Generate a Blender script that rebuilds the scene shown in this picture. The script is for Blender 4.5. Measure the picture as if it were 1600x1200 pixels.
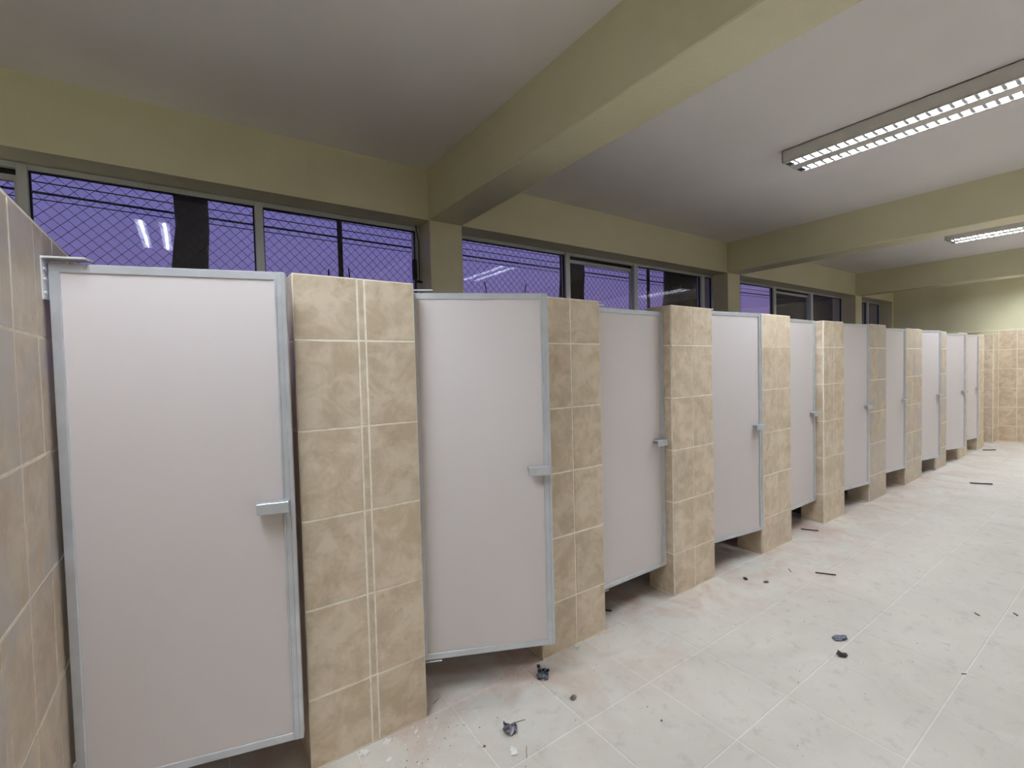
import bpy, math, random
from mathutils import Matrix, Vector
random.seed(7)
S = bpy.context.scene
for o in list(bpy.data.objects): bpy.data.objects.remove(o)

# ------------------------------------------------------------------ camera
yaw, pitch, roll, CH, FPX = math.radians(34.73), math.radians(-1.787), math.radians(-1.475), 1.4744, 723.4
Fw = Vector((math.sin(yaw)*math.cos(pitch), math.cos(yaw)*math.cos(pitch), math.sin(pitch)))
R0 = Vector((math.cos(yaw), -math.sin(yaw), 0)); U0 = R0.cross(Fw)
Rt = math.cos(roll)*R0 + math.sin(roll)*U0; Up = -math.sin(roll)*R0 + math.cos(roll)*U0
cam = bpy.data.cameras.new('camera'); co = bpy.data.objects.new('camera', cam); S.collection.objects.link(co)
cam.sensor_width = 36; cam.sensor_fit = 'HORIZONTAL'; cam.lens = 36*FPX/1600; cam.clip_start = 0.02
m = Matrix((Rt, Up, -Fw)).transposed().to_4x4(); m.translation = Vector((0, 0, CH)); co.matrix_world = m
S.camera = co

# ------------------------------------------------------------------ world and exposure
W = bpy.data.worlds.new('dusk'); S.world = W; W.use_nodes = True
wt = W.node_tree; bg = wt.nodes['Background']
tc = wt.nodes.new('ShaderNodeTexCoord'); sp = wt.nodes.new('ShaderNodeSeparateXYZ'); cr = wt.nodes.new('ShaderNodeValToRGB')
wt.links.new(tc.outputs['Generated'], sp.inputs[0]); wt.links.new(sp.outputs['Z'], cr.inputs[0]); wt.links.new(cr.outputs[0], bg.inputs[0])
e = cr.color_ramp.elements; e[0].position = 0.0; e[0].color = (0.235, 0.17, 0.39, 1)
e[1].position = 0.7; e[1].color = (0.17, 0.17, 0.42, 1)
k = e.new(0.3); k.color = (0.19, 0.175, 0.45, 1)
bg.inputs[1].default_value = .36
vs = S.view_settings; S.display_settings.display_device = 'sRGB'
vs.view_transform = 'Standard'; vs.look = 'None'; vs.gamma = 1; vs.use_curve_mapping = False
vs.exposure = 1.35
TUBE = 115.0
S.cycles.max_bounces = 12; S.cycles.diffuse_bounces = 9; S.cycles.glossy_bounces = 4; S.cycles.transparent_max_bounces = 12
S.cycles.caustics_reflective = False; S.cycles.caustics_refractive = False; S.cycles.sample_clamp_indirect = 6
S.cycles.use_denoising = True

# ------------------------------------------------------------------ helpers
def L(c): return tuple((x/12.92 if x <= .04045 else ((x+.055)/1.055)**2.4) for x in [v/255 for v in c])
def link(o, parent=None):
    S.collection.objects.link(o)
    if parent: o.parent = parent
    return o
class MB:
    def __init__(s): s.v = []; s.f = []
    def box(s, a, b):
        x0, y0, z0 = a; x1, y1, z1 = b; n = len(s.v)
        s.v += [(x0,y0,z0),(x1,y0,z0),(x1,y1,z0),(x0,y1,z0),(x0,y0,z1),(x1,y0,z1),(x1,y1,z1),(x0,y1,z1)]
        s.f += [tuple(n+i for i in q) for q in ((0,3,2,1),(4,5,6,7),(0,1,5,4),(1,2,6,5),(2,3,7,6),(3,0,4,7))]
        return s
    def cbox(s, a, b, c=.002):           # box with chamfered corners on all edges (octagonal rings)
        x0, y0, z0 = a; x1, y1, z1 = b; n = len(s.v)
        def ring(z, i):
            return [(x0+c+i,y0+i,z),(x1-c-i,y0+i,z),(x1-i,y0+c+i,z),(x1-i,y1-c-i,z),(x1-c-i,y1-i,z),(x0+c+i,y1-i,z),(x0+i,y1-c-i,z),(x0+i,y0+c+i,z)]
        s.v += ring(z0, c)+ring(z0+c, 0)+ring(z1-c, 0)+ring(z1, c)
        s.f.append(tuple(n+i for i in reversed(range(8)))); s.f.append(tuple(n+24+i for i in range(8)))
        for r in range(3):
            for i in range(8):
                j = (i+1) % 8; s.f.append((n+8*r+i, n+8*r+j, n+8*r+8+j, n+8*r+8+i))
        return s
    def tube(s, p, q, r, n=8, cap=True):
        p, q = Vector(p), Vector(q); d = (q-p).normalized()
        a = d.orthogonal().normalized(); b = d.cross(a); k = len(s.v)
        for c in (p, q):
            for i in range(n):
                t = 2*math.pi*i/n; s.v.append(tuple(c+a*math.cos(t)*r+b*math.sin(t)*r))
        for i in range(n):
            j = (i+1) % n; s.f.append((k+i, k+j, k+n+j, k+n+i))
        if cap: s.f.append(tuple(k+i for i in reversed(range(n)))); s.f.append(tuple(k+n+i for i in range(n)))
        return s
    def path(s, pts, r, n=4):
        k0 = None
        for idx, p in enumerate(pts):
            p = Vector(p); d = (Vector(pts[min(idx+1, len(pts)-1)])-Vector(pts[max(idx-1, 0)])).normalized()
            a = d.orthogonal().normalized() if abs(d.y) > .99 else d.cross(Vector((0, 1, 0))).normalized(); b = d.cross(a); k = len(s.v)
            for i in range(n):
                t = 2*math.pi*i/n; s.v.append(tuple(p+a*math.cos(t)*r+b*math.sin(t)*r))
            if k0 is not None:
                for i in range(n):
                    j = (i+1) % n; s.f.append((k0+i, k0+j, k+j, k+i))
            k0 = k
        return s
    def mesh(s, name, mat=None, smooth=False):
        me = bpy.data.meshes.new(name); me.from_pydata(s.v, [], s.f); me.update()
        if mat: me.materials.append(mat)
        if smooth:
            for p in me.polygons: p.use_smooth = True
        return me
    def build(s, name, mat, parent=None, smooth=False):
        return link(bpy.data.objects.new(name, s.mesh(name, mat, smooth)), parent)
def tag(o, label=None, cat=None, group=None, kind=None):
    for k, v in (('label', label), ('category', cat), ('group', group), ('kind', kind)):
        if v: o[k] = v
    return o
def empty(name, loc, rz=0):
    o = bpy.data.objects.new(name, None); o.empty_display_size = .1; link(o); o.location = loc; o.rotation_euler = (0, 0, rz); return o

# ------------------------------------------------------------------ materials
def mat(name, col, rough=.5, metal=0.0, spec=.5, noise=None, bump=None, coat=0):
    m = bpy.data.materials.new(name); m.use_nodes = True; nt = m.node_tree; b = nt.nodes['Principled BSDF']
    b.inputs['Base Color'].default_value = (*L(col), 1); b.inputs['Roughness'].default_value = rough; b.inputs['Metallic'].default_value = metal
    b.inputs['Specular IOR Level'].default_value = spec
    if coat: b.inputs['Coat Weight'].default_value = coat; b.inputs['Coat Roughness'].default_value = .12
    g = nt.nodes.new('ShaderNodeNewGeometry')
    if noise:
        sc, c2, lo, hi = noise
        n = nt.nodes.new('ShaderNodeTexNoise'); n.inputs['Scale'].default_value = sc; n.inputs['Detail'].default_value = 6
        nt.links.new(g.outputs['Position'], n.inputs['Vector'])
        r = nt.nodes.new('ShaderNodeMapRange'); r.inputs[1].default_value = lo; r.inputs[2].default_value = hi
        nt.links.new(n.outputs['Fac'], r.inputs[0])
        x = nt.nodes.new('ShaderNodeMix'); x.data_type = 'RGBA'; x.inputs[6].default_value = (*L(col), 1); x.inputs[7].default_value = (*L(c2), 1)
        nt.links.new(r.outputs[0], x.inputs[0]); nt.links.new(x.outputs[2], b.inputs['Base Color'])
    if bump:
        sc, st, di = bump
        n2 = nt.nodes.new('ShaderNodeTexNoise'); n2.inputs['Scale'].default_value = sc; n2.inputs['Detail'].default_value = 4
        nt.links.new(g.outputs['Position'], n2.inputs['Vector'])
        bp = nt.nodes.new('ShaderNodeBump'); bp.inputs['Strength'].default_value = st; bp.inputs['Distance'].default_value = di
        nt.links.new(n2.outputs['Fac'], bp.inputs['Height']); nt.links.new(bp.outputs[0], b.inputs['Normal'])
    return m
def mixn(nt, a, b, f):
    x = nt.nodes.new('ShaderNodeMix'); x.data_type = 'RGBA'
    for i, v in ((6, a), (7, b)):
        if isinstance(v, tuple): x.inputs[i].default_value = (*v, 1)
        else: nt.links.new(v, x.inputs[i])
    nt.links.new(f, x.inputs[0]) if not isinstance(f, float) else setattr(x.inputs[0], 'default_value', f)
    return x.outputs[2]
def noise_fac(nt, vec, scale, lo, hi, detail=6, rough=.6, dist=0):
    n = nt.nodes.new('ShaderNodeTexNoise'); n.inputs['Scale'].default_value = scale; n.inputs['Detail'].default_value = detail
    n.inputs['Roughness'].default_value = rough; n.inputs['Distortion'].default_value = dist
    nt.links.new(vec, n.inputs['Vector'])
    r = nt.nodes.new('ShaderNodeMapRange'); r.inputs[1].default_value = lo; r.inputs[2].default_value = hi
    nt.links.new(n.outputs['Fac'], r.inputs[0]); return r.outputs[0]
def mul(nt, a, b, op='MULTIPLY'):
    x = nt.nodes.new('ShaderNodeMath'); x.operation = op; x.use_clamp = True
    for i, v in enumerate((a, b)):
        if isinstance(v, (int, float)): x.inputs[i].default_value = v
        else: nt.links.new(v, x.inputs[i])
    return x.outputs[0]

def tile_material(name, c1, c2, c3, rough, dusty=0.0):
    m = bpy.data.materials.new(name); m.use_nodes = True; nt = m.node_tree; b = nt.nodes['Principled BSDF']
    g = nt.nodes.new('ShaderNodeNewGeometry'); oi = nt.nodes.new('ShaderNodeObjectInfo')
    off = nt.nodes.new('ShaderNodeVectorMath'); off.operation = 'MULTIPLY_ADD'
    cb = nt.nodes.new('ShaderNodeCombineXYZ')
    for i in range(3): nt.links.new(oi.outputs['Random'], cb.inputs[i])
    nt.links.new(cb.outputs[0], off.inputs[0]); off.inputs[1].default_value = (37, 19, 53); nt.links.new(g.outputs['Position'], off.inputs[2])
    v = off.outputs[0]
    c = mixn(nt, L(c1), L(c2), noise_fac(nt, v, 9, .40, .60, 8, .66, .5))
    c = mixn(nt, c, L(c3), mul(nt, noise_fac(nt, v, 26, .56, .74, 5, .6), .38))
    c = mixn(nt, c, L((226, 212, 190)), mul(nt, noise_fac(nt, v, 24, .62, .74, 4, .5), .4))
    hs = nt.nodes.new('ShaderNodeHueSaturation'); nt.links.new(c, hs.inputs['Color'])
    r = nt.nodes.new('ShaderNodeMapRange'); nt.links.new(oi.outputs['Random'], r.inputs[0]); r.inputs[3].default_value = .95; r.inputs[4].default_value = 1.05
    nt.links.new(r.outputs[0], hs.inputs['Value']); c = hs.outputs['Color']
    if dusty:                             # smears of cement dust wiped over the tiles
        c = mixn(nt, c, L((188, 181, 176)), mul(nt, noise_fac(nt, g.outputs['Position'], 2.6, .45, .62, 5, .6, 1.2), dusty))
    nt.links.new(c, b.inputs['Base Color']); b.inputs['Roughness'].default_value = rough
    n2 = nt.nodes.new('ShaderNodeTexNoise'); n2.inputs['Scale'].default_value = 60; nt.links.new(v, n2.inputs['Vector'])
    bp = nt.nodes.new('ShaderNodeBump'); bp.inputs['Strength'].default_value = .12; bp.inputs['Distance'].default_value = .002
    nt.links.new(n2.outputs['Fac'], bp.inputs['Height']); nt.links.new(bp.outputs[0], b.inputs['Normal'])
    return m
M = {}
M['tile'] = tile_material('beige_stone_tile', (225, 209, 188), (203, 185, 160), (172, 152, 127), .36)
M['tile_dusty'] = tile_material('dusty_beige_stone_tile', (208, 193, 173), (190, 172, 151), (168, 150, 130), .42, .85)
M['grout'] = mat('cream_grout', (252, 246, 234), .85, noise=(30, (236, 226, 208), .4, .7))
M['laminate'] = mat('pale_laminate', (221, 214, 216), .42, spec=.45, noise=(1.3, (216, 209, 210), .3, .7))
M['alu'] = mat('satin_aluminium', (214, 218, 226), .36, .5, noise=(12, (204, 208, 216), .4, .6))
M['alu_dull'] = mat('dull_aluminium', (206, 210, 214), .5, .3)
M['alu_dark'] = mat('dark_bracket_plate', (96, 94, 98), .5, .8)
M['steel'] = mat('bright_steel', (236, 236, 240), .3, .35)
M['dark_metal'] = mat('dark_metal', (38, 34, 34), .5, .3)
M['ceiling'] = mat('flat_white_ceiling_paint', (241, 238, 240), .8, spec=.2, noise=(1.1, (235, 231, 233), .35, .7), bump=(9, .15, .01))
M['cream'] = mat('glossy_cream_paint', (226, 221, 190), .2, spec=.55, noise=(2, (218, 213, 181), .3, .7), bump=(70, .5, .005))
M['front_tile'] = mat('pale_glazed_wall', (240, 237, 230), .3)
M['partition'] = mat('shade_darkened_plaster', (118, 102, 84), .7)  # base colour darkened to deepen the shade inside the stalls
M['black_gap'] = mat('black_gasket_and_gap', (22, 20, 24), .6)
M['fixture'] = mat('white_enamel', (214, 212, 208), .4)
M['louver'] = mat('bright_louver_aluminium', (240, 241, 244), .25, .6)
M['blade'] = mat('grey_louvre_blade', (190, 190, 200), .45, .2)
M['bark'] = mat('dark_bark', (17, 17, 24), .95, spec=.1, noise=(6, (11, 11, 15), .3, .7))
M['fence'] = mat('weathered_wire', (24, 24, 34), .8, .0, spec=.1)
M['post'] = mat('dark_painted_post', (34, 34, 42), .7)
M['cable'] = mat('cable_black', (28, 26, 36), .8)
M['outwall'] = mat('dark_render_wall', (50, 50, 50), .9, noise=(2, (42, 42, 44), .3, .7))
M['soil'] = mat('soil', (60, 54, 46), .95)
M['foil'] = mat('crumpled_grey_film', (138, 134, 146), .35, .2, noise=(60, (70, 68, 78), .45, .6))
M['foil_blue'] = mat('crumpled_blue_grey_film', (110, 124, 142), .3, .3, noise=(70, (22, 24, 32), .48, .56))
M['flake'] = mat('blue_grey_paint_flake', (128, 136, 154), .6, noise=(90, (92, 100, 116), .45, .58))
M['dark_scrap'] = mat('dark_scrap', (52, 48, 50), .6)
M['grey_scrap'] = mat('grey_scrap', (112, 108, 104), .7)
M['chip'] = mat('white_chip', (248, 247, 248), .5)
M['stone'] = mat('mortar_pebble', (150, 146, 136), .9, noise=(80, (100, 96, 88), .4, .6))

def floor_material(name, base, base2):
    m = bpy.data.materials.new(name); m.use_nodes = True; nt = m.node_tree; b = nt.nodes['Principled BSDF']
    g = nt.nodes.new('ShaderNodeNewGeometry'); P = g.outputs['Position']
    c = mixn(nt, L(base), L(base2), noise_fac(nt, P, 2.2, .35, .68, 8, .6, .6))
    c = mixn(nt, c, L((180, 176, 168)), mul(nt, noise_fac(nt, P, 14, .55, .75, 6, .65), .5))
    c = mixn(nt, c, L((236, 232, 224)), mul(nt, noise_fac(nt, P, 5, .6, .75, 6, .7, 1.0), .5))
    # brick dust lying along the foot of the pillars
    s2 = nt.nodes.new('ShaderNodeSeparateXYZ'); nt.links.new(P, s2.inputs[0])
    r = nt.nodes.new('ShaderNodeMapRange'); nt.links.new(s2.outputs['Y'], r.inputs[0]); r.inputs[1].default_value = 1.15; r.inputs[2].default_value = 1.95
    c = mixn(nt, c, L((204, 172, 158)), mul(nt, mul(nt, noise_fac(nt, P, 2.6, .45, .64, 6, .6, 1.0), r.outputs[0]), .8))
    nt.links.new(c, b.inputs['Base Color']); b.inputs['Roughness'].default_value = .62; b.inputs['Specular IOR Level'].default_value = .35
    n2 = nt.nodes.new('ShaderNodeTexNoise'); n2.inputs['Scale'].default_value = 180; nt.links.new(P, n2.inputs['Vector'])
    bp = nt.nodes.new('ShaderNodeBump'); bp.inputs['Strength'].default_value = .15; bp.inputs['Distance'].default_value = .001
    nt.links.new(n2.outputs['Fac'], bp.inputs['Height']); nt.links.new(bp.outputs[0], b.inputs['Normal'])
    return m
M['floor'] = floor_material('dusty_floor_tile', (228, 224, 217), (216, 212, 205))
M['floor_joint'] = floor_material('dusty_floor_joint', (242, 239, 234), (230, 226, 220))

mg = bpy.data.materials.new('window_glass'); mg.use_nodes = True; nt = mg.node_tree; nt.nodes.clear()
out = nt.nodes.new('ShaderNodeOutputMaterial'); mx = nt.nodes.new('ShaderNodeMixShader'); tr = nt.nodes.new('ShaderNodeBsdfTransparent'); gl = nt.nodes.new('ShaderNodeBsdfGlossy'); fr = nt.nodes.new('ShaderNodeFresnel')
gg = nt.nodes.new('ShaderNodeNewGeometry'); io = nt.nodes.new('ShaderNodeMapRange'); io.inputs[3].default_value = 1.5; io.inputs[4].default_value = 1/1.5
nt.links.new(gg.outputs['Backfacing'], io.inputs[0]); nt.links.new(io.outputs[0], fr.inputs['IOR']); gl.inputs['Roughness'].default_value = .0; tr.inputs['Color'].default_value = (.93, .93, .96, 1)
nt.links.new(fr.outputs[0], mx.inputs[0]); nt.links.new(tr.outputs[0], mx.inputs[1]); nt.links.new(gl.outputs[0], mx.inputs[2]); nt.links.new(mx.outputs[0], out.inputs[0])
M['glass'] = mg
mt = bpy.data.materials.new('lit_tube'); mt.use_nodes = True; nt = mt.node_tree; nt.nodes.clear()
out = nt.nodes.new('ShaderNodeOutputMaterial'); em = nt.nodes.new('ShaderNodeEmission'); em.inputs[0].default_value = (.87, .94, 1.0, 1); em.inputs[1].default_value = TUBE
nt.links.new(em.outputs[0], out.inputs[0]); M['tube'] = mt

# ------------------------------------------------------------------ dimensions
D = 1.816                      # front face of the pillars
YG, YW, ZC, ZB = 3.30, 3.50, 3.015, 2.637
XL, XF = -.3465, 11.67
XE, YB = -2.6, -2.1            # end wall beyond the low partition, wall behind the camera
BEAMS = [(-2.6, -2.30), (1.553, 1.836), (5.676, 5.96), (9.77, 10.05)]
PIERS = [(.3106, .7751, 1.842, .5405, .569), (1.4094, 1.8559, 1.837, 1.641, None), (2.4822, 2.9276, 1.853, 2.703, None), (3.5671, 4.0416, 1.852, 3.81, None),
         (4.6651, 5.1015, 1.841, 4.868, None), (5.7385, 6.208, 1.849, 5.975, None), (6.8452, 7.4396, 1.837, 7.14, None), (8.017, 8.4954, 1.837, 8.25, None),
         (9.0999, 9.5883, 1.842, 9.34, None), (10.2303, 10.6466, 1.84, 10.44, None), (11.3137, 11.668, 1.87, 11.49, None)]
T, Z0 = .333, .27

# ------------------------------------------------------------------ shell
fl = MB().box((XE-.2, YB-.2, -.12), (XF+.25, YW+.2, -.0015)).build('floor', M['floor_joint']); tag(fl, kind='structure')
ce = MB().box((XE-.2, YB-.2, ZC), (XF+.25, YW+.2, ZC+.15)).build('ceiling', M['ceiling']); tag(ce, kind='structure')
we = MB().box((XE-.2, YB-.2, 0), (XE, YW+.2, ZC)).build('wall_end', M['cream']); tag(we, kind='structure')
wb = MB().box((XE, YB-.2, 0), (XF+.25, YB, ZC)).build('wall_front', M['front_tile']); tag(wb, kind='structure')
# wall with the windows: low wall, lintel and posts
ww = MB().box((XE, YG+.06, 0), (XF, YW+.16, 1.40)).build('wall_back', M['partition']); tag(ww, kind='structure')  # low wall takes the same shade-darkened colour as the partitions
MB().box((XE, YG, ZB), (XF, YW+.16, ZC)).build('lintel', M['cream'], ww)
for a, b in BEAMS: MB().cbox((a, YG-.004, 0), (b, YW+.16, ZB+.02), .004).build('post', M['cream'], ww)
MB().box((XF-.06, YG-.002, 0), (XF, YW+.16, ZB+.01)).build('post', M['cream'], ww)
for i, (a, b) in enumerate(BEAMS):
    t = MB().cbox((a, YB, ZB), (b, YG, ZC+.01), .006).build('ceiling_beam', M['cream'])
    tag(t, kind='structure')
wf = MB().box((XF, YB-.2, 0), (XF+.2, YW+.16, ZC)).build('wall_right', M['cream']); tag(wf, kind='structure')

# ---- tiles (shared meshes, outer face towards local -Y)
cache = {}
def tile_mesh(w, h, mt, t=.007, c=.0015):
    key = (round(w, 4), round(h, 4), mt)
    if key not in cache:
        b = MB(); n = 0
        b.v = [(0, t, 0), (w, t, 0), (w, t, h), (0, t, h), (0, c, 0), (w, c, 0), (w, c, h), (0, c, h), (c, 0, c), (w-c, 0, c), (w-c, 0, h-c), (c, 0, h-c)]
        b.f = [(0,1,5,4),(1,2,6,5),(2,3,7,6),(3,0,4,7),(4,5,9,8),(5,6,10,9),(6,7,11,10),(7,4,8,11),(8,9,10,11)]
        cache[key] = b.mesh('tile', M[mt])
    return cache[key]
G = .007
def tiles(parent, org, ux, cols, rows, mt='tile'):
    """org: world point of the face's lower corner; ux: unit direction of the columns along the face, outward = ux x z rotated."""
    rz = math.atan2(ux[1], ux[0])
    base = parent.matrix_world.translation if parent.type == 'EMPTY' else Vector((0, 0, 0))
    for (c0, c1) in cols:
        for (r0, r1) in rows:
            w, h = c1-c0-G, r1-r0-G
            if w < .006 or h < .01: continue
            o = bpy.data.objects.new('tile', tile_mesh(w, h, mt)); link(o, parent)
            p = Vector(org)+Vector((ux[0], ux[1], 0))*(c0+G/2)+Vector((0, 0, r0+G/2))
            jit = random.uniform(-.0006, .0006)
            nrm = Vector((ux[1], -ux[0], 0))
            o.location = p+nrm*jit-base; o.rotation_euler = (random.uniform(-.0012, .0012), 0, rz+random.uniform(-.0012, .0012))
def rows_to(top): return [(0.004, Z0)]+[(Z0+T*k, min(Z0+T*(k+1), top)) for k in range(5)]

PT = .007
ordn = ['first', 'second', 'third', 'fourth', 'fifth', 'sixth', 'seventh', 'eighth', 'ninth', 'tenth']
PL = ['wide beige tiled pillar with a narrow strip of tile down its middle',
      'beige tiled pillar darker than the rest, partly covered by the swung-open second door',
      'pale beige tiled pillar showing its tiled side face right of the tightly shut door',
      'beige tiled pillar half hidden by the ajar fourth door, fourth counted from the camera',
      'beige tiled pillar showing a pale side face, fifth counted from the camera',
      'beige tiled pillar, sixth counted from the camera',
      'dull beige tiled pillar, seventh counted from the camera',
      'narrow-looking beige tiled pillar, eighth counted from the camera',
      'beige tiled pillar mostly hidden by the wide-open ninth door',
      'beige tiled pillar, last one before the end pillar of the row',
      'end tiled pillar built against the far tiled wall']
for i, (x0, x1, zt, xm, xm2) in enumerate(PIERS):
    dep = .20
    r = empty('tiled_pillar', (x0, D, 0)); bpy.context.view_layer.update()
    tag(r, PL[i], 'pillar', 'tiled pillars between the stall doors', 'thing')
    c = MB().box((.0016, .0016, 0), (x1-x0-.0016, dep-.0016, zt)).build('core', M['grout'], r)
    cols = [(0, xm-x0), (xm-x0, x1-x0)] if not xm2 else [(0, xm-x0), (xm-x0, xm2-x0), (xm2-x0, x1-x0)]
    mt_ = 'tile_dusty' if i in (5, 6, 7) else 'tile'
    tiles(r, (x0, D, 0), (1, 0), cols, rows_to(zt), mt_)
    tiles(r, (x0, D+dep, 0), (0, -1), [(0, dep-PT)], rows_to(zt), mt_)         # left side face
    if i < 10: tiles(r, (x1, D+PT, 0), (0, 1), [(0, dep-PT)], rows_to(zt), mt_)            # right side face
    if i < 10:
        w = MB().box(((x0+x1)/2-.055, D+dep, 0), ((x0+x1)/2+.055, YG+.06, zt-.03)).build('partition_wall', M['partition']); tag(w, kind='structure')
# low tiled wall at the left
wl = MB().box((XL-.11, .75, 0), (XL-.0016, YG+.06, 1.93)).build('wall_left', M['grout']); tag(wl, kind='structure')
tiles(wl, (XL, .75, 0), (0, 1), [(-.02+.2, .42-.0)]+[(.42+.22*k-.0, .42+.22*(k+1)) for k in range(9)], rows_to(1.925), 'tile_dusty')
tiles(wl, (XL, .75, 0), (0, 1), [(0, .18)], rows_to(1.925), 'tile_dusty')
# far tiled wall
fy = 1.812
tg = MB().box((XF-.0045, YB, 0), (XF+.01, fy+.004, 1.932)).build('grout_bed', M['grout'], wf)
tiles(wf, (XF-.006, fy, 0), (0, -1), [(.2225*k, .2225*(k+1)) for k in range(17)], rows_to(1.93), 'tile')
MB().box((XF-.012, YB, 1.93), (XF, YG, 1.945)).build('tile_edge_strip', M['grout'], wf)

# ---- floor tiles
fx, fyp, px_, py_ = .885, 1.815, .41, .42
FT = {}
big = MB()
for i in range(-9, 27):
    for j in range(-10, 4):
        x0, y0 = fx+px_*i, fyp+py_*j
        x1, y1 = x0+px_, y0+py_
        x0c, x1c, y0c, y1c = max(x0, XE), min(x1, XF), max(y0, YB), min(y1, YG+.05)
        if x1c-x0c < .02 or y1c-y0c < .02: continue
        g = .0035
        near = (i >= -2 and -4 <= j <= 1 and not (j >= 1 and i > 12) and x1 > XL)
        a, b = (x0c+g, y0c+g), (x1c-g, y1c-g); zt = random.uniform(-.0004, .0004)
        if near:
            key = (round(b[0]-a[0], 4), round(b[1]-a[1], 4))
            if key not in FT:
                w, h = key; c = .0012; q = MB()
                q.v = [(0,0,-.006),(w,0,-.006),(w,h,-.006),(0,h,-.006),(0,0,-c),(w,0,-c),(w,h,-c),(0,h,-c),(c,c,0),(w-c,c,0),(w-c,h-c,0),(c,h-c,0)]
                q.f = [(0,1,5,4),(1,2,6,5),(2,3,7,6),(3,0,4,7),(4,5,9,8),(5,6,10,9),(6,7,11,10),(7,4,8,11),(8,9,10,11)]
                FT[key] = q.mesh('tile', M['floor'])
            o = bpy.data.objects.new('tile', FT[key]); link(o, fl); o.location = (a[0], a[1], zt)
        else:
            big.box((a[0], a[1], -.006), (b[0], b[1], zt))
o = big.build('floor_tiles', M['floor'], fl); o['kind'] = 'stuff'

# ------------------------------------------------------------------ windows
def window(n, x0, x1, mulls, sashes, latch=None, latch_left=None):
    z0, z1 = 1.40, 2.632
    w = MB().box((x0, YW, z1-.03), (x1, YW+.05, z1)).build('window_%d' % n, M['alu_dull']); tag(w, kind='structure')
    MB().box((x0, YW, z0), (x1, YW+.05, z0+.04)).build('bottom_rail', M['alu_dull'], w)
    for xa, xb in [(x0, x0+.012), (x1-.03, x1)]: MB().box((xa, YW, z0+.04), (xb, YW+.05, z1-.03)).build('jamb', M['alu_dull'], w)
    for xa, xb in mulls: MB().cbox((xa, YW-.012, z0+.04), (xb, YW+.055, z1-.01), .003).build('mullion', M['alu_dull'], w)
    ed = [x0+.012]+[v for m_ in mulls for v in m_]+[x1-.03]
    for k in range(0, len(ed), 2):
        a, b = ed[k], ed[k+1]; zz = z1-.03; yy = YW+.02
        if k//2 in sashes:
            f = MB(); yy = YW+.035
            f.box((a+.006, YW+.028, zz-.062), (b-.006, YW+.055, zz-.030)); f.box((a+.006, YW+.028, z0+.05), (b-.006, YW+.055, z0+.08))
            f.box((a+.004, YW+.03, z0+.08), (a+.016, YW+.055, zz-.062)); f.box((b-.016, YW+.03, z0+.08), (b-.004, YW+.055, zz-.062))
            f.build('sash', M['alu_dull'], w)
            MB().box((a, YW+.03, zz-.030), (b, YW+.05, zz)).build('gasket_and_gap', M['black_gap'], w)  # black strip painting in the dark gap above the sash
            MB().box((a+.01, yy, z0+.06), (b-.01, yy+.004, zz-.05)).build('pane', M['glass'], w)
        else:
            g2 = MB(); g2.box((a, YW+.012, z0+.04), (a+.007, YW+.03, zz)); g2.box((b-.007, YW+.012, z0+.04), (b, YW+.03, zz)); g2.box((a, YW+.012, zz-.007), (b, YW+.03, zz))
            g2.build('gasket_and_gap', M['black_gap'], w)
            MB().box((a, yy, z0+.04), (b, yy+.004, zz)).build('pane', M['glass'], w)
    if latch:
        q = MB(); x, z = latch
        q.cbox((x-.018, YW-.035, z-.09), (x+.014, YW-.002, z+.07), .004); q.cbox((x-.01, YW-.05, z-.115), (x+.05, YW-.028, z-.10), .003)
        q.tube((x+.03, YW-.04, z-.10), (x+.03, YW-.04, z+.20), .004); q.tube((x+.03, YW-.04, z+.20), (x+.006, YW-.02, z+.42), .004)
        q.build('latch', M['dark_metal'], w)
    if latch_left:
        q = MB(); x, z = latch_left; q.cbox((x, YW-.03, z-.09), (x+.022, YW-.002, z+.08), .004); q.build('latch', M['dark_metal'], w)
    return w
window(1, -2.30, 1.553, [(-1.79, -1.74), (-.712, -.668), (.388, .438)], (0, 1), (1.50, 2.30))
window(2, 1.836, 5.676, [(3.105, 3.165), (4.12, 4.18), (5.40, 5.47)], (1,), None, (1.87, 2.15))
window(3, 5.96, 9.77, [(7.25, 7.32), (8.48, 8.56)], (1,))
window(4, 10.05, 11.61, [(10.9, 11.0)], ())

# ------------------------------------------------------------------ stall doors
HW = [(-.335, 1.915, .634, 15.5, .197, 1.826, 1.047), (.787, 1.89, .605, 25.0, .200, 1.815, 1.033), (1.868, 1.88, .61, .1, .186, 1.816, 1.006),
      (2.940, 1.88, .61, 7.5, .203, 1.848, 1.014), (4.052, 1.88, .603, -.6, .205, 1.846, 1.022), (5.113, 1.88, .61, 6.3, .199, 1.84, 1.016),
      (6.220, 1.88, .61, 6.2, .205, 1.827, 1.014), (7.452, 1.88, .592, 10.2, .183, 1.838, 1.01), (8.508, 1.88, .61, 13.0, .189, 1.817, 1.01),
      (9.601, 1.88, .61, 6.9, .205, 1.828, 1.01), (10.672, 1.88, .60, -9.0, .2, 1.83, 1.01)]
DL = ['largest pale grey stall door with aluminium edging, hinged on the low tiled wall',
      'pale grey stall door swung well open, second from the camera',
      'shut pale grey stall door set back between pillars, third door from the camera',
      'ajar pale grey stall door, fourth from the camera',
      'shut pale grey stall door, fifth from the camera',
      'dim grey stall door slightly open, sixth from the camera',
      'grey stall door slightly open, seventh from the camera',
      'grey stall door slightly open, eighth from the camera',
      'pale stall door swung open near the far end, ninth from the camera',
      'narrow-looking grey stall door, tenth from the camera',
      'stall door seen edge-on just before the end pillar, only its handle standing out']
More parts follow.
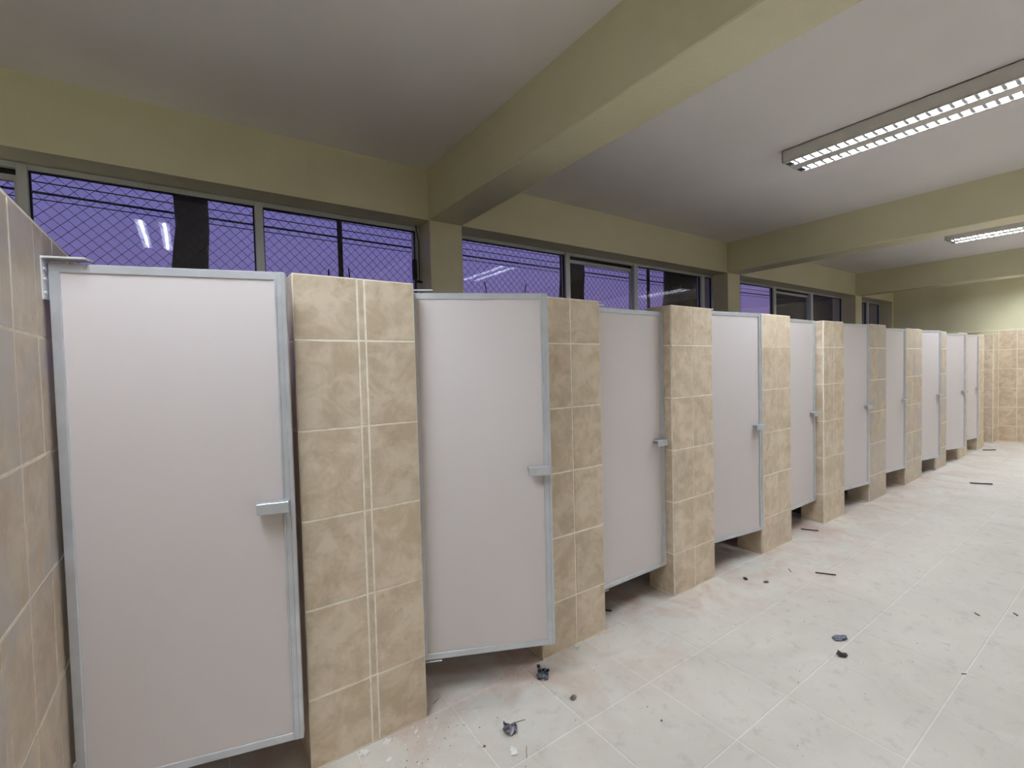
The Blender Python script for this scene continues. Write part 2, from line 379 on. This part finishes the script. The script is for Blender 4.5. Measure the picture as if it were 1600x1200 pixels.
def door(i, hx, hy, w, ang, zb, zt, hz):
    r = empty('stall_door', (hx, hy, 0), -math.radians(ang)); tag(r, DL[i], 'door', 'toilet stall doors', 'thing')
    f, t = .027, .026
    MB().box((f-.004, .004, zb+f-.004), (w-f+.004, t-.004, zt-f+.004)).build('panel', M['laminate'], r)
    for z in (zb, zt-f):
        q = MB().cbox((0, 0, z), (w, t, z+f), .0015)
        q.build('rail', M['alu'], r)
    for x in (0, w-f):
        q = MB().cbox((x, -.002, zb), (x+f, t+.002, zt), .002)
        if x > 0: q.cbox((w-.010, -.005, zb+.002), (w+.003, t+.004, zt-.002), .002); q.cbox((w-f-.005, -.003, zb+f), (w-f+.001, .004, zt-f), .001)
        q.build('stile', M['alu'], r)
    hx0, hx1 = w-.108, w-.012
    q = MB(); q.cbox((hx0, -.036, hz-.0025), (hx1, -.004, hz+.0005), .0008); q.cbox((hx0, -.0365, hz-.036), (hx1, -.0335, hz), .0008); q.box((hx0, -.004, hz-.02), (hx1, -.001, hz))
    q.build('handle', M['alu'], r)
    by = -.022 if i == 0 else .004
    h = MB(); h.cbox((-.008, by, zt+.010), (.10, .024, zt+.016), .001); h.cbox((-.010, by, zt-.11), (-.004, .024, zt+.016), .001)
    hb = h.build('hinge_bracket', M['steel'], r)
    for z in (-.09, -.05, -.02): MB().tube((-.004, by+.010, zt+z), (.001, by+.010, zt+z), .004, 8).build('screw', M['steel'], hb)
    h = MB(); h.cbox((-.008, .004, zb-.014), (.09, .024, zb-.009), .001); h.cbox((-.010, .004, zb-.014), (-.004, .024, zb+.10), .001); h.build('hinge_bracket', M['steel'], r)
    return r
for i, a in enumerate(HW): door(i, *a)

# ------------------------------------------------------------------ ceiling lights
def fixture(x, y0, y1, label):
    r = empty('ceiling_light', (x, y0, ZC)); tag(r, label, 'ceiling light', 'twin tube ceiling lights')
    Ln = y1-y0; hw = .15; zb = -.088
    b = MB(); b.box((-hw, 0, -.006), (hw, Ln, 0)); b.box((-hw, 0, zb), (-hw+.004, Ln, 0)); b.box((hw-.004, 0, zb), (hw, Ln, 0))
    b.box((-hw, 0, zb), (hw, .006, 0)); b.box((-hw, Ln-.006, zb), (hw, Ln, 0)); b.build('housing', M['fixture'], r)
    c = MB(); c.box((-hw, 0, zb-.002), (-.128, Ln, zb+.003)); c.box((.128, 0, zb-.002), (hw, Ln, zb+.003)); c.box((-.052, 0, zb-.002), (.052, Ln, zb+.004)); c.build('cover_strip', M['fixture'], r)
    for ye in (.006, Ln-.046): MB().box((-.128, ye, zb+.002), (.128, ye+.04, zb+.008)).build('end_cap', M['alu_dark'], r)
    for cx in (-.09, .09):
        q = MB(); n = 10; y_a, y_b = .046, Ln-.046
        for k in range(n+1):
            t_ = -1+2*k/n; q.v += [(cx+.038*t_, y_a, -.030-.055*t_*t_), (cx+.038*t_, y_b, -.030-.055*t_*t_)]
        for k in range(n): q.f.append((2*k, 2*k+1, 2*k+3, 2*k+2))
        q.build('reflector', M['louver'], r, True)
        MB().tube((cx, .05, -.063), (cx, Ln-.05, -.063), .013, 10).build('tube', M['tube'], r, True)
        nb = 22
        me = MB(); me.v = [(-.037,-.009,zb+.001),(.037,-.009,zb+.001),(.037,.009,zb+.001),(-.037,.009,zb+.001),(-.037,-.002,-.0785),(.037,-.002,-.0785),(.037,.002,-.0785),(-.037,.002,-.0785)]; me.f = [(0,3,2,1),(4,5,6,7),(0,1,5,4),(1,2,6,5),(2,3,7,6),(3,0,4,7)]; me = me.mesh('louver_blade', M['blade'])
        for k in range(nb):
            o = bpy.data.objects.new('louver_blade', me); link(o, r); o.location = (cx, .046+(k+.5)*(Ln-.092)/nb, 0)
    return r
fixture(3.755, .43, 1.67, 'long twin tube ceiling light with louvres between the first and second crossing beams')
fixture(7.87, .43, 1.67, 'smaller-looking twin tube ceiling light beyond the second crossing beam')
fixture(10.75, .2, 1.44, 'twin tube ceiling light hidden behind the last beam, washing the far wall with light')
fixture(-.24, .43, 1.67, 'twin tube ceiling light above the camera, seen mirrored in the big window pane')

# ------------------------------------------------------------------ outside
gr = MB().box((-12, YW+.16, -.2), (40, 30, -.05)).build('ground', M['soil']); tag(gr, kind='structure')
FY = 3.95
fr_ = empty('chain_link_fence', (0, FY, 0)); tag(fr_, 'dark chain-link fence behind the windows, standing against the purple sky', 'fence')
q = MB(); dp = .072; zf0, zf1 = 1.5, 3.9; X0, X1 = -3.0, 7.2
ncol = int((X1-X0)/(dp/2)); nz = int((zf1-zf0)/(dp/2))
for c in range(ncol):
    xa = X0+c*dp/2; pts = []
    for k in range(nz+1):
        s = (k+c) % 2
        pts.append((xa+(dp/2*.96 if s else .0), (.0015 if s else -.0015), zf0+k*dp/2))
    q.path(pts, .0024, 3)
q.build('wire_mesh', M['fence'], fr_)['kind'] = 'stuff'
for z in (2.055, 3.89): MB().tube((X0, 0, z), (X1, 0, z), .004 if z < 3 else .02, 8).build('rail', M['post'], fr_)
for x in (-2.2, 1.06, 4.97, 7.1): MB().tube((x, .03, -.05), (x, .03, 3.92), .021, 10).build('post', M['post'], fr_)
def trunk(x, y, w, label, n=9):
    b = MB(); rr = random.Random(int(x*10)); ns = 12; hts = [k*.5-.2 for k in range(14)]
    for h in hts:
        ox = rr.uniform(-.02, .02); sc = w/2*(1.0+.22*max(0, min(1, (2.55-h)/.5)))*rr.uniform(.95, 1.05); ox -= .03*max(0, min(1, (2.55-h)/.5))
        for k in range(ns):
            t_ = 2*math.pi*k/ns; s = sc*rr.uniform(.93, 1.07); b.v.append((x+ox+s*math.cos(t_), y+s*math.sin(t_), h))
    for a in range(len(hts)-1):
        for k in range(ns):
            j = (k+1) % ns; b.f.append((a*ns+k, a*ns+j, (a+1)*ns+j, (a+1)*ns+k))
    b.f.append(tuple((len(hts)-1)*ns+k for k in range(ns)))
    o = b.build('tree_trunk', M['bark'], None, True); tag(o, label, 'tree')
trunk(.055, 5.0, .25, 'thick dark tree trunk outside the window above the largest stall door')
trunk(4.56, 5.0, .34, 'dark tree trunk outside behind the window bar between the first two ceiling beams')
trunk(7.75, 5.2, 1.0, 'broad dark trunk outside in the last pane before the second ceiling beam')
for k, (y, z, sag, lab) in enumerate([(8, 3.93, .0, 'upper black power cable crossing the purple sky outside'), (8, 3.80, .0, 'thick middle power cable crossing the sky outside'),
                       (8, 3.72, .0, 'thin lower power cable crossing the sky outside'), (8.3, 4.15, .0, 'topmost thin power cable high in the sky outside')]):
    pts = [(-8+j*1.5, y, z-.0165*(j*1.5-6)+.0008*(j*1.5-6)**2) for j in range(22)]
    o = MB().path(pts, [.008, .016, .007, .006][k], 5).build('power_cable', M['cable']); tag(o, lab, 'cable', 'power cables outside')
for k, (x, h, dx, lab) in enumerate([(.985, 2.37, .02, 'dark bare stalk outside just before the thin fence post over the wide pillar'), (1.20, 2.40, -.03, 'leaning dark stalk outside just past the thin fence post over the wide pillar'),
                       (2.62, 2.40, -.06, 'thin bare stalk outside under the mirrored light in the window over the second door'), (3.05, 2.42, .05, 'faint leaning stalk outside over the second door, beside a thinner one')]):
    o = MB().path([(x-dx*1.5, 4.15, -.06), (x-dx, 4.15, 1.2), (x, 4.15, h-.3), (x+dx, 4.15, h)], .006, 6).build('bare_stalk', M['bark']); tag(o, lab, 'plant', 'bare stalks outside the fence')
bl = empty('building', (22.5, 9.0, 0)); tag(bl, 'dark neighbouring building outside the far windows', 'building')
MB().box((2.5, 0, -.1), (26, 3, 7.5)).build('wall', M['outwall'], bl)
MB().box((2.3, -.3, 7.5), (26.2, 3.2, 7.7)).build('roof', M['post'], bl)
for a in range(4):
    MB().box((4+a*4.4, -.03, 2.5), (6+a*4.4, .02, 3.9)).build('window', M['black_gap'], bl)

# ------------------------------------------------------------------ things on the floor
def scrap(name, label, cat, x, y, size, mt, seed, h=.5, ang=0, group=None, n=5, asp=1.0):
    rr = random.Random(seed); b = MB(); nx, ny = n, n
    for j in range(ny+1):
        for i in range(nx+1):
            u, v = i/nx-.5, j/ny-.5
            edge = 1-.35*rr.random()*(abs(u) > .38 or abs(v) > .38)
            z = abs(math.sin(u*7+seed)+math.cos(v*6+seed*2))*.25*size*h+rr.uniform(0, .28)*size*h
            b.v.append((u*size*edge+rr.uniform(-.05, .05)*size, v*size*asp*edge+rr.uniform(-.05, .05)*size, z))
    for j in range(ny):
        for i in range(nx):
            if (i in (0, nx-1)) and (j in (0, ny-1)) and rr.random() < .7: continue
            a = j*(nx+1)+i; b.f.append((a, a+1, a+nx+2, a+nx+1))
    mn = min(v[2] for v in b.v); b.v = [(p[0], p[1], p[2]-mn) for p in b.v]
    top = len(b.v); b.v += [(p[0], p[1], p[2]+.0012) for p in b.v[:top]]
    b.f += [tuple(reversed([k+top for k in f])) for f in b.f[:]]
    o = b.build(name, M[mt]); o.location = (x, y, .0008); o.rotation_euler = (0, 0, ang); tag(o, label, cat, group); return o
def stick(name, label, cat, x, y, ln, r, ang, mt, group=None):
    b = MB(); rr = random.Random(int(x*1000)); pts = [((k/4-.5)*ln, rr.uniform(-.015, .015)*ln, r+.0006+rr.uniform(0, .5)*r) for k in range(5)]
    b.path(pts, r, 5); b.f.append(tuple(range(5))[::-1]); b.f.append(tuple(len(b.v)-5+k for k in range(5)))
    o = b.build(name, M[mt]); o.location = (x, y, .0004); o.rotation_euler = (0, 0, ang); tag(o, label, cat, group)
def pebble(name, label, cat, x, y, s, mt, seed, flat=.45, group=None, asp=.7, ang=0):
    rr = random.Random(seed); b = MB(); n = 7
    for z, r in ((0, .8), (.35, 1.0), (.8, .7), (1.0, .3)):
        for k in range(n):
            t_ = 2*math.pi*k/n; q = r*rr.uniform(.8, 1.15)*s/2; b.v.append((q*math.cos(t_), q*math.sin(t_)*asp, z*s*flat))
    for a in range(3):
        for k in range(n):
            j = (k+1) % n; b.f.append((a*n+k, a*n+j, (a+1)*n+j, (a+1)*n+k))
    b.f.append(tuple(3*n+k for k in range(n))); b.f.append(tuple(reversed(range(n))))
    o = b.build(name, M[mt]); o.location = (x, y, .0005); o.rotation_euler = (0, 0, ang); tag(o, label, cat, group)
scrap('plastic_scrap', 'crumpled dark blue plastic scrap on the floor below the open second door', 'scrap', 1.331, 1.724, .075, 'foil_blue', 3, .75, .4, n=6)
scrap('plastic_scrap', 'crumpled mauve grey film lying on the floor beside a thin splinter', 'scrap', 1.015, 1.542, .068, 'foil', 5, .6, 1.2, n=6)
scrap('paint_flake', 'flat blue grey flake pile on the open floor above a smaller dark scrap', 'scrap', 2.779, 1.014, .09, 'flake', 8, .16, -.3, n=5, asp=.55)
scrap('plastic_scrap', 'small dark folded scrap just below the blue grey flakes on the floor', 'scrap', 2.626, .95, .05, 'dark_scrap', 11, .5, .3)
scrap('plastic_scrap', 'small dark triangular scrap on the floor before the fourth door gap', 'scrap', 3.064, 1.676, .045, 'dark_scrap', 13, .4, .8, asp=.6)
pebble('mortar_pebble', 'grey pebble of mortar alone on the floor right of the crumpled film', 'pebble', 1.346, 1.524, .036, 'stone', 1)
pebble('mortar_pebble', 'flat dark grey pebble beside the dark triangular scrap', 'pebble', 3.124, 1.569, .045, 'grey_scrap', 2, .25, None, .5, -.4)
pebble('mortar_pebble', 'tiny dark pebble by the white crumbs near the wide pillar', 'pebble', .889, 1.536, .013, 'grey_scrap', 3)
pebble('mortar_pebble', 'tiny dark grain alone in the middle of the near floor', 'pebble', 1.55, 1.21, .011, 'dark_scrap', 4)
scrap('tile_chip', 'white broken chip touching a thin splinter on the near floor', 'chip', .966, 1.445, .045, 'chip', 21, .25, .5, n=3)
scrap('tile_chip', 'broad white chip against the foot of the wide pillar', 'chip', .588, 1.787, .05, 'chip', 22, .2, .1, n=3, asp=.6)
scrap('tile_chip', 'thin curved white chip right of the broad chip at the wide pillar', 'chip', .70, 1.765, .032, 'chip', 23, .3, .9, n=3, asp=.4)
scrap('tile_chip', 'white chip with dark edge at the bottom border of the picture by the pillar', 'chip', .495, 1.79, .04, 'chip', 24, .3, .3, n=3)
scrap('tile_chip', 'small square white chip lying away from the wide pillar foot', 'chip', .566, 1.70, .026, 'chip', 25, .2, 1.0, n=3)
scrap('tile_chip', 'white chip on the open floor far right of the blue grey flakes', 'chip', 3.159, .674, .035, 'chip', 26, .3, .5, n=3)
scrap('tile_chip', 'small white chip stuck at the foot of the dark second pillar', 'chip', 1.62, 1.79, .03, 'chip', 27, .5, .5, n=3)
stick('splinter', 'thin brown splinter beside the crumpled mauve film', 'splinter', 1.075, 1.56, .05, .0012, -.3, 'grey_scrap')
stick('splinter', 'thin brown splinter touching the white broken chip', 'splinter', 1.005, 1.415, .055, .0012, .95, 'grey_scrap')
stick('splinter', 'long dark splinter on the open floor between the two front pebbles and the far doors', 'splinter', 3.555, 1.38, .12, .0045, -1.0, 'dark_scrap')
stick('splinter', 'dark splinter on the floor in front of the fifth door gap', 'splinter', 4.394, 1.829, .13, .005, -1.0, 'dark_scrap')
stick('splinter', 'faint grey splinter near the foot of the fourth pillar', 'splinter', 3.429, 1.556, .05, .003, .7, 'grey_scrap')
stick('splinter', 'black splinter in the shaded gap under the third door', 'splinter', 2.0, 1.97, .09, .005, -.9, 'dark_scrap')
stick('splinter', 'dark splinter far down the floor before the eighth pillar', 'splinter', 7.493, 1.298, .2, .008, -1.0, 'dark_scrap')
stick('splinter', 'thin dark splinter by the foot of the tenth pillar', 'splinter', 10.33, 1.70, .2, .007, -.6, 'dark_scrap')
stick('splinter', 'short dark splinter on the darker floor patch, the inner one of two', 'splinter', 3.649, .645, .03, .003, .9, 'dark_scrap')
stick('splinter', 'short dark splinter at the border of the picture on the darker floor patch', 'splinter', 3.815, .517, .03, .003, .7, 'dark_scrap')
stick('splinter', 'short dark splinter below the small white chip on the open floor', 'splinter', 2.905, .557, .022, .002, -.6, 'dark_scrap')
stick('splinter', 'thin grey splinter lying in the shade under the second door', 'splinter', .845, 1.88, .04, .001, .4, 'grey_scrap')
def crumbs(name, label, seed, n, mt, s0, s1):
    rr = random.Random(seed); b = MB()
    for k in range(n):
        if k % 3 == 0: x, y = rr.gauss(.70, .18), rr.gauss(1.66, .10)
        else: x, y = rr.uniform(.4, 5.0), rr.uniform(.5, 1.8)
        if y > 1.8: continue
        s = rr.uniform(s0, s1); a = rr.uniform(0, 3); c, d = math.cos(a)*s, math.sin(a)*s; k0 = len(b.v)
        b.v += [(x+c, y+d, 0), (x-d, y+c, 0), (x-c, y-d, 0), (x+d, y-c, 0), (x, y, s*1.0)]
        b.f += [(k0, k0+1, k0+4), (k0+1, k0+2, k0+4), (k0+2, k0+3, k0+4), (k0+3, k0, k0+4), (k0+3, k0+2, k0+1, k0)]
    o = b.build(name, M[mt]); o.location.z = .0006; tag(o, label, 'debris', None, 'stuff')
crumbs('plaster_crumbs', 'tiny white plaster crumbs scattered over the floor', 3, 240, 'chip', .002, .0065)
crumbs('dirt_crumbs', 'tiny dark dirt crumbs scattered over the floor', 9, 110, 'grey_scrap', .0012, .0036)
